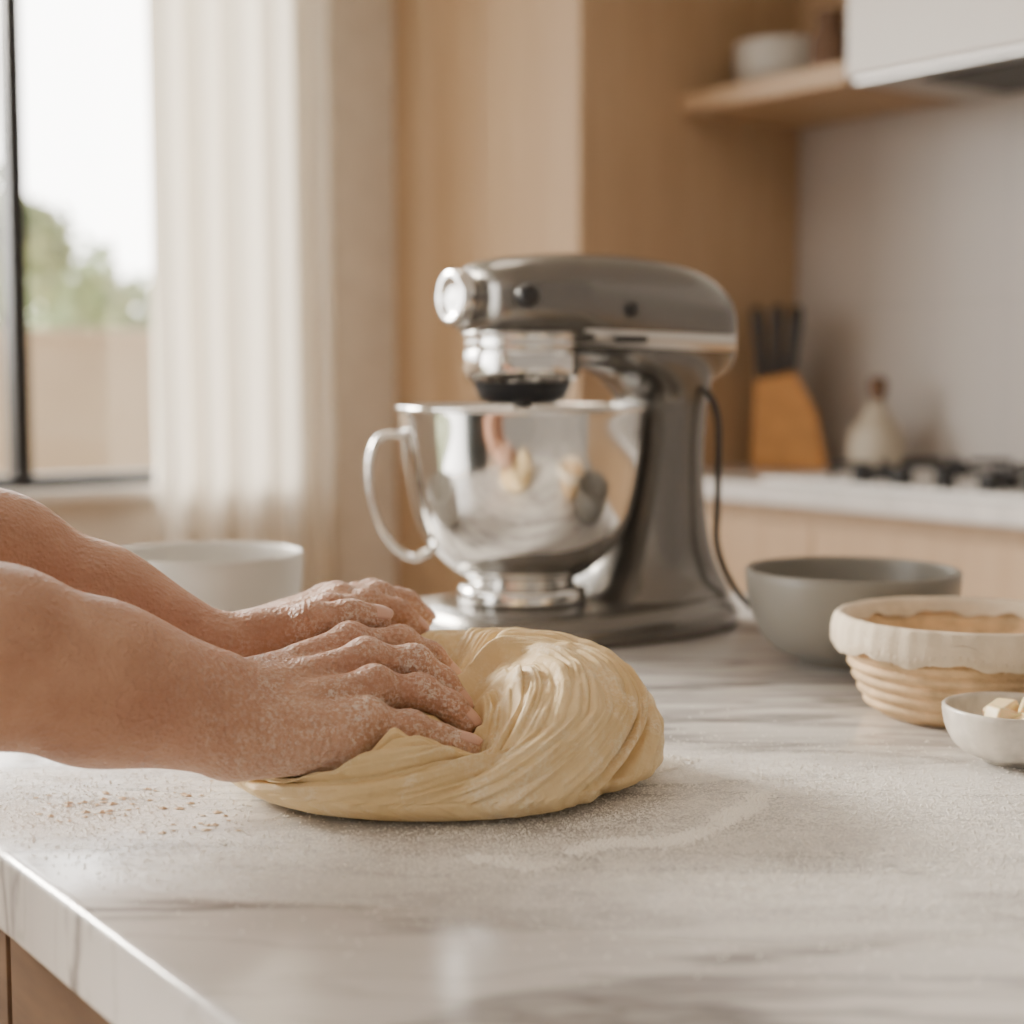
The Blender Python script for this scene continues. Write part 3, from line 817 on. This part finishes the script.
# ---------------------------------------------------------------- bowls etc.
place_bowl('mixing_bowl_white',.0785,.080,.040,m_bowlw,(-.250,1.305,CT+.0005),.004)
place_bowl('mixing_bowl_grey',.0835,.073,.040,m_bowlg,(.268,1.25,CT+.0005),.004)
bn=empty('proofing_basket',(.3045,1.062,CT+.0005))
pf=[(0,.0),(.056,.0)]
for i in range(90):
    t=i/89; r=.059+.0245*t**.75; z=.003+.059*t
    b_=.0034*abs(math.sin(t*math.pi*7)); pf.append((r+b_,z))
pf+=[(.0835,.0630),(.081,.0635),(.079,.062)]+[(.079-.026*t+.0015*abs(math.sin(t*math.pi*5)),.062-.054*t) for t in np.linspace(.05,1,40)]+[(0,.007)]
def rat(r,z,t,j):
    if 2<=j<92: r+=.0008*math.sin(t*80+j*.9)
    return r,z
lathe('coiled_cane',pf,m_rattan,240,bn,(0,0,0),rat)
lp=[(.0745,.056),(.0755,.057),(.0765,.060),(.079,.0650),(.082,.0668),(.0850,.0663),(.0868,.062),(.0878,.056),(.0878,.050),(.0872,.0450),(.0864,.0455),(.0862,.054),(.0840,.0645)]
def lin(r,z,t,j):
    w=.0010*math.sin(7*t)+.0007*math.sin(17*t+1)+.0005*math.sin(41*t)
    r+=w*(.6 if j>24 else .3)
    if z<.058: z+=.0018*math.sin(9*t)+.0010*math.sin(23*t)
    return r,z
lathe('linen_liner',smoothprof(lp,6),m_linen,240,bn,(0,0,0),lin)
v=[];f=[]   # gathered hem stitching
for i in range(120):
    t=i*2*math.pi/120; r=.0880; z=.0480+.0018*math.sin(9*t)
    b0=len(v)
    for dz,dr in ((-.003,0),(0,.0016),(.003,0)):
        for dt in (-.008,.008): v.append(((r+dr)*math.cos(t+dt),(r+dr)*math.sin(t+dt),z+dz))
    f+= [(b0,b0+1,b0+3,b0+2),(b0+2,b0+3,b0+5,b0+4)]
mesh_obj('hem_gathers',v,f,m_linen,True,bn)
# butter dish
bd=empty('butter_dish',(.296,.928,CT+.0005))
lathe('small_bowl',bowl_prof(.041,.032,.018,.003,.003,.75),simple('speckled_glaze',(.62,.57,.50),.25,0,.25,55,.02),96,bd,(0,0,0),lambda r,z,t,j:(r*(1+.012*math.sin(5*t)),z))
for k,(x,y,z,r) in enumerate(((-.008,-.004,.026,.3),(.012,.006,.027,1.1),(.004,-.012,.024,2.0),(-.004,.012,.026,.7))):
    boxmesh('butter_%d'%k,.018,.015,.012,m_butter,.0025,bd,(x,y,z),(.3*math.sin(k*2),.3*math.cos(k*3),r),3)

# ---------------------------------------------------------------- flour & crumbs
def grains(name,pts,sizes,mat,flat=.7):
    V=[];F=[]
    for (x,y),s_ in zip(pts,sizes):
        b=len(V); a=random.random()*6.28
        for q in range(5):
            t=a+q*2*math.pi/5; rr=s_*(.75+.5*random.random()); V.append((x+rr*math.cos(t),y+rr*math.sin(t),CT+.0003))
        V.append((x,y,CT+.0003+s_*flat*(.7+.6*random.random())))
        for q in range(5): F.append((b+q,b+(q+1)%5,b+5))
    return mesh_obj(name,V,F,mat,False)
def isl_ok(x,y):
    a=x*ca+y*sa; return a>IA0+.01
P=[];S_=[]
for _ in range(14000):
    x=random.gauss(.11,.10); y=random.gauss(.80,.075)
    if isl_ok(x,y) and y>.58: P.append((x,y)); S_.append(random.uniform(.0003,.0009))
for _ in range(4000):
    x=random.gauss(-.02,.09); y=random.gauss(.74,.03)
    if isl_ok(x,y): P.append((x,y)); S_.append(random.uniform(.0003,.0008))
for _ in range(1500):
    x=random.gauss(-.23,.04); y=random.gauss(.83,.04)
    if isl_ok(x,y): P.append((x,y)); S_.append(random.uniform(.0003,.0008))
def streak(x0,y0,x1,y1,n,w):
    for _ in range(n):
        t=random.random(); P.append((x0+(x1-x0)*t+random.gauss(0,w),y0+(y1-y0)*t+.006*math.sin(t*7)+random.gauss(0,w))); S_.append(random.uniform(.0005,.0017))
streak(.03,.748,.10,.782,1500,.0035); streak(.105,.79,.135,.85,1000,.004); streak(.06,.90,.10,.93,500,.005); streak(-.02,.734,.02,.728,350,.0035)
grains('flour_dusting',P,S_,m_flour)
P=[];S_=[]
for cx,cy,n in ((-.215,.815,26),(-.19,.845,14),(-.235,.85,14),(-.16,.80,14)):
    for _ in range(n):
        x,y=random.gauss(cx,.014),random.gauss(cy,.012)
        if isl_ok(x,y): P.append((x,y)); S_.append(random.uniform(.0008,.0030))
grains('dough_crumbs',P,S_,m_crumb,.3)

# ---------------------------------------------------------------- light
w=D.worlds.new('sky'); C.scene.world=w; w.use_nodes=True
nt=w.node_tree; bg=nt.nodes['Background']
tcn=nt.nodes.new('ShaderNodeTexCoord'); dt=nt.nodes.new('ShaderNodeVectorMath'); dt.operation='DOT_PRODUCT'
sv=(AB(-.35,1,0)+Vector((0,0,.25))).normalized(); dt.inputs[1].default_value=sv
nt.links.new(tcn.outputs['Generated'],dt.inputs[0])
mr=nt.nodes.new('ShaderNodeMapRange'); mr.inputs['From Min'].default_value=.1; mr.inputs['From Max'].default_value=.75; mr.interpolation_type='SMOOTHSTEP'
nt.links.new(dt.outputs['Value'],mr.inputs['Value'])
cm=nt.nodes.new('ShaderNodeMix'); cm.data_type='RGBA'; cm.inputs[6].default_value=(.50,.43,.36,1); cm.inputs[7].default_value=(12.0,11.6,11.0,1)
nt.links.new(mr.outputs[0],cm.inputs[0]); nt.links.new(cm.outputs[2],bg.inputs['Color']); bg.inputs['Strength'].default_value=1
sun=D.lights.new('sun','SUN'); sun.energy=12.0; sun.angle=math.radians(18); sun.color=(1,.91,.78)
so=link(D.objects.new('sun',sun))
dv=AB(.35,-1,0)+Vector((0,0,-.42)); so.rotation_euler=dv.to_track_quat('-Z','Y').to_euler()
al=D.lights.new('ceiling_fill','AREA'); al.shape='SQUARE'; al.size=.9; al.energy=11; al.color=(1,.87,.73)  # added warm fill under the ceiling, out of view, no actual fixture
ao=link(D.objects.new('ceiling_fill',al)); ao.location=AB(1.0,1.9,2.56)

# ---------------------------------------------------------------- camera
cam=D.cameras.new('camera'); co=link(D.objects.new('camera',cam))
co.location=(0,0,CT+.23); co.rotation_euler=(math.radians(90-5.07),0,0)
cam.sensor_width=36; cam.lens=1600/1024*36; cam.clip_start=.02
cam.dof.use_dof=True; cam.dof.focus_distance=.86; cam.dof.aperture_fstop=4.8
C.scene.camera=co
print('done')
